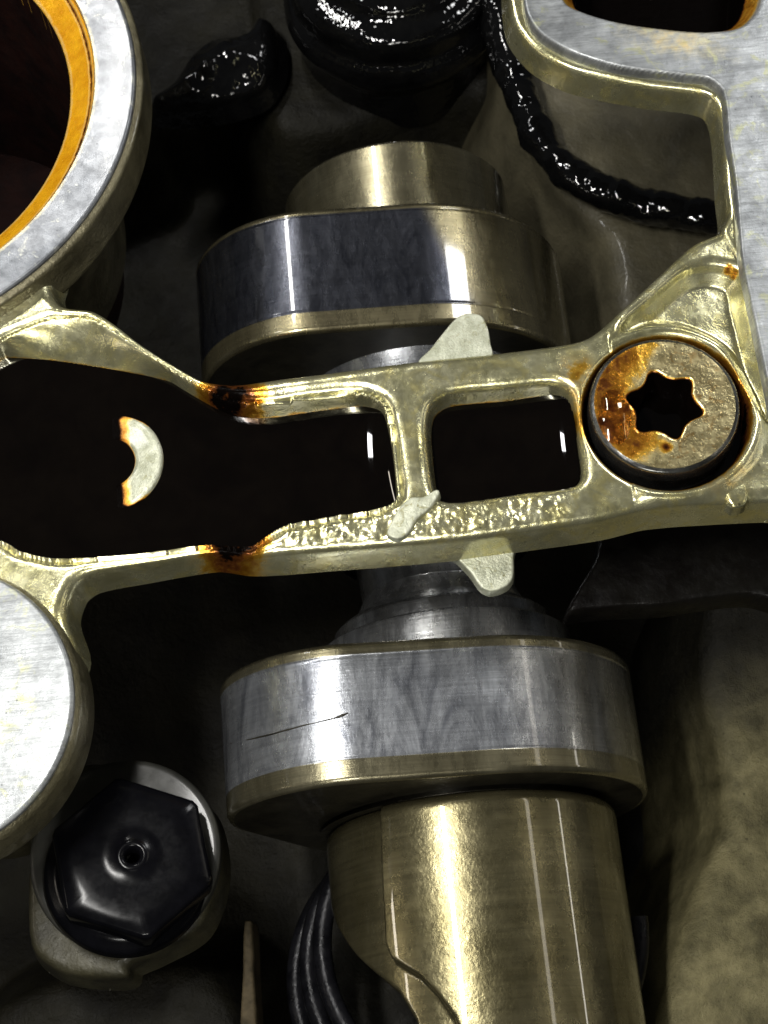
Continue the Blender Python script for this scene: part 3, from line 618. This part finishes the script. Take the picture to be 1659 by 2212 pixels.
# ================================================================== VALVE SPRING at the bottom
vx, vy = UP(1045, 2015, -8.0)
t = np.linspace(2*math.pi*2.8, 2*math.pi*6, 600)
spr = sweep('valve_spring', np.c_[vx+3.75*np.cos(t)-0.42*(6-t/(2*math.pi)), vy+3.75*np.sin(t)-0.30*(6-t/(2*math.pi)), -13.0+t/(2*math.pi)*0.85], 0.24, M['spring'], seg=14)
tag(spr, 'black oily coil spring half hidden beneath the camshaft at the bottom', 'spring')

# ================================================================== UPPER BACKGROUND: black cap, lump, bead
kx, ky = UP(848, -75, -7)
cap = thing('black_cap', (kx, ky, -10), 'big round glossy black oil-caked cap at the top behind the camshaft', 'cap')
n = 300; A = np.linspace(0, 2*math.pi, n, endpoint=False)
P = roundprof([(0.05, -6.3), (1.7, -6.3), (1.9, -6.7), (2.35, -6.8), (2.55, -7.1), (2.55, -7.7), (2.75, -7.9), (2.85, -8.4), (2.6, -9.0), (2.5, -11)], 0.25, 6)
RR, AA = np.meshgrid(P[:, 0], A, indexing='ij'); ZZ = np.repeat(P[:, 1:2], n, 1)
RR = RR*1.22*(1+0.02*lump(AA*3, ZZ*2, 1.0, 51, 3))
o = link('cap_shell', surf('cap_shell', RR*np.cos(AA), RR*np.sin(AA), ZZ, closed_v=True), M['black']); o.location = (kx, ky, 0); o.parent = cap; o.matrix_parent_inverse = p_world(cap).inverted()
pth = spline(np.array([(*UP(x, y, -7.5), -7.5) for x, y in [(1062, -60), (1078, 20), (1096, 110), (1118, 190), (1150, 270), (1200, 345), (1280, 405), (1380, 442), (1480, 462), (1560, 470), (1640, 470)]]), 24, closed=False)
bead = sweep('seal_bead', pth, np.interp(np.linspace(0, 1, len(pth)), [0, .12, .3, .6, 1], [.85, .62, .46, .54, .36])+0.05*np.sin(np.linspace(0, 9, len(pth))), M['black'], seg=24, bump=0.22, seed=61)
tag(bead, 'black glistening oil-wet seal bead curving below the grey flange at upper right', 'seal')
def lumpball(name, px, py, z, sx, sy, sz, seed, label):
    u = np.linspace(0.02, math.pi-0.02, 60); v = np.linspace(0, 2*math.pi, 100, endpoint=False)
    U, V = np.meshgrid(u, v, indexing='ij')
    x, y, zz = np.sin(U)*np.cos(V), np.sin(U)*np.sin(V), np.cos(U)
    k = 1+0.35*lump(x*1.5+zz, y*1.5-zz*0.7, 1.6, seed, 4)
    cx, cy = UP(px, py, z)
    o = link(name, surf(name, cx+x*k*sx, cy+y*k*sy, z+zz*k*sz, closed_v=True), M['black'])
    return tag(o, label, 'sludge')
lp = spline(UPS([(325, 205), (370, 165), (412, 105), (455, 72), (530, 60), (552, 28), (585, 34), (596, 70), (592, 130), (560, 178), (490, 204), (400, 216)], -8.5), 6)
x0, y0 = lp.min(0)-0.3; x1, y1 = lp.max(0)+0.3
X, Y = grid(x0, x1, y0, y1, 0.025); d = sdf(lp, X, Y)
Z = -9.0 + 0.9*np.sqrt(np.clip(-d, 0, 2)/0.9+0.0) + 0.16*lump(X, Y, 2.0, 71, 3)*ss(0.0, -0.3, d)
bx_, by_ = UP(484, 92, -8.2); Z += 0.25*np.exp(-((X-bx_)**2+(Y-by_)**2)/0.06)
bx_, by_ = UP(445, 150, -8.2); Z += 0.22*np.exp(-((X-bx_)**2+(Y-by_)**2)/0.04)
Z = np.where(d > 0, -9.0-2*d, Z)
tag(link('sludge_lump', surf('sludge_lump', X, Y, Z, mask=d < 0.3), M['black']), 'wet black sludge lump with bright glints left of the round black cap', 'sludge')

# ================================================================== oil-wet web under the bridge at right, thin rib at the bottom
tag(slab('lower_web', [(1225, 1319), (1260, 1316), (1330, 1310), (1430, 1306), (1520, 1292), (1600, 1283), (1640, 1286), (1700, 1302), (1900, 1300), (1900, 1040), (1330, 1060), (1290, 1200)], -3.2, 0.7, M['oilcast'], None, r=0.12), 'dark oil-wet web of casting with a shiny wavy lower edge below the torx bolt', 'casting')
tag(slab('thin_rib', [(528, 1990), (542, 1990), (547, 2100), (552, 2300), (520, 2300), (524, 2100)], -7.8, 0.9, M['ribmat'], None, r=0.08), 'thin upright olive casting rib between the black hex bolt and the coil spring', 'casting')
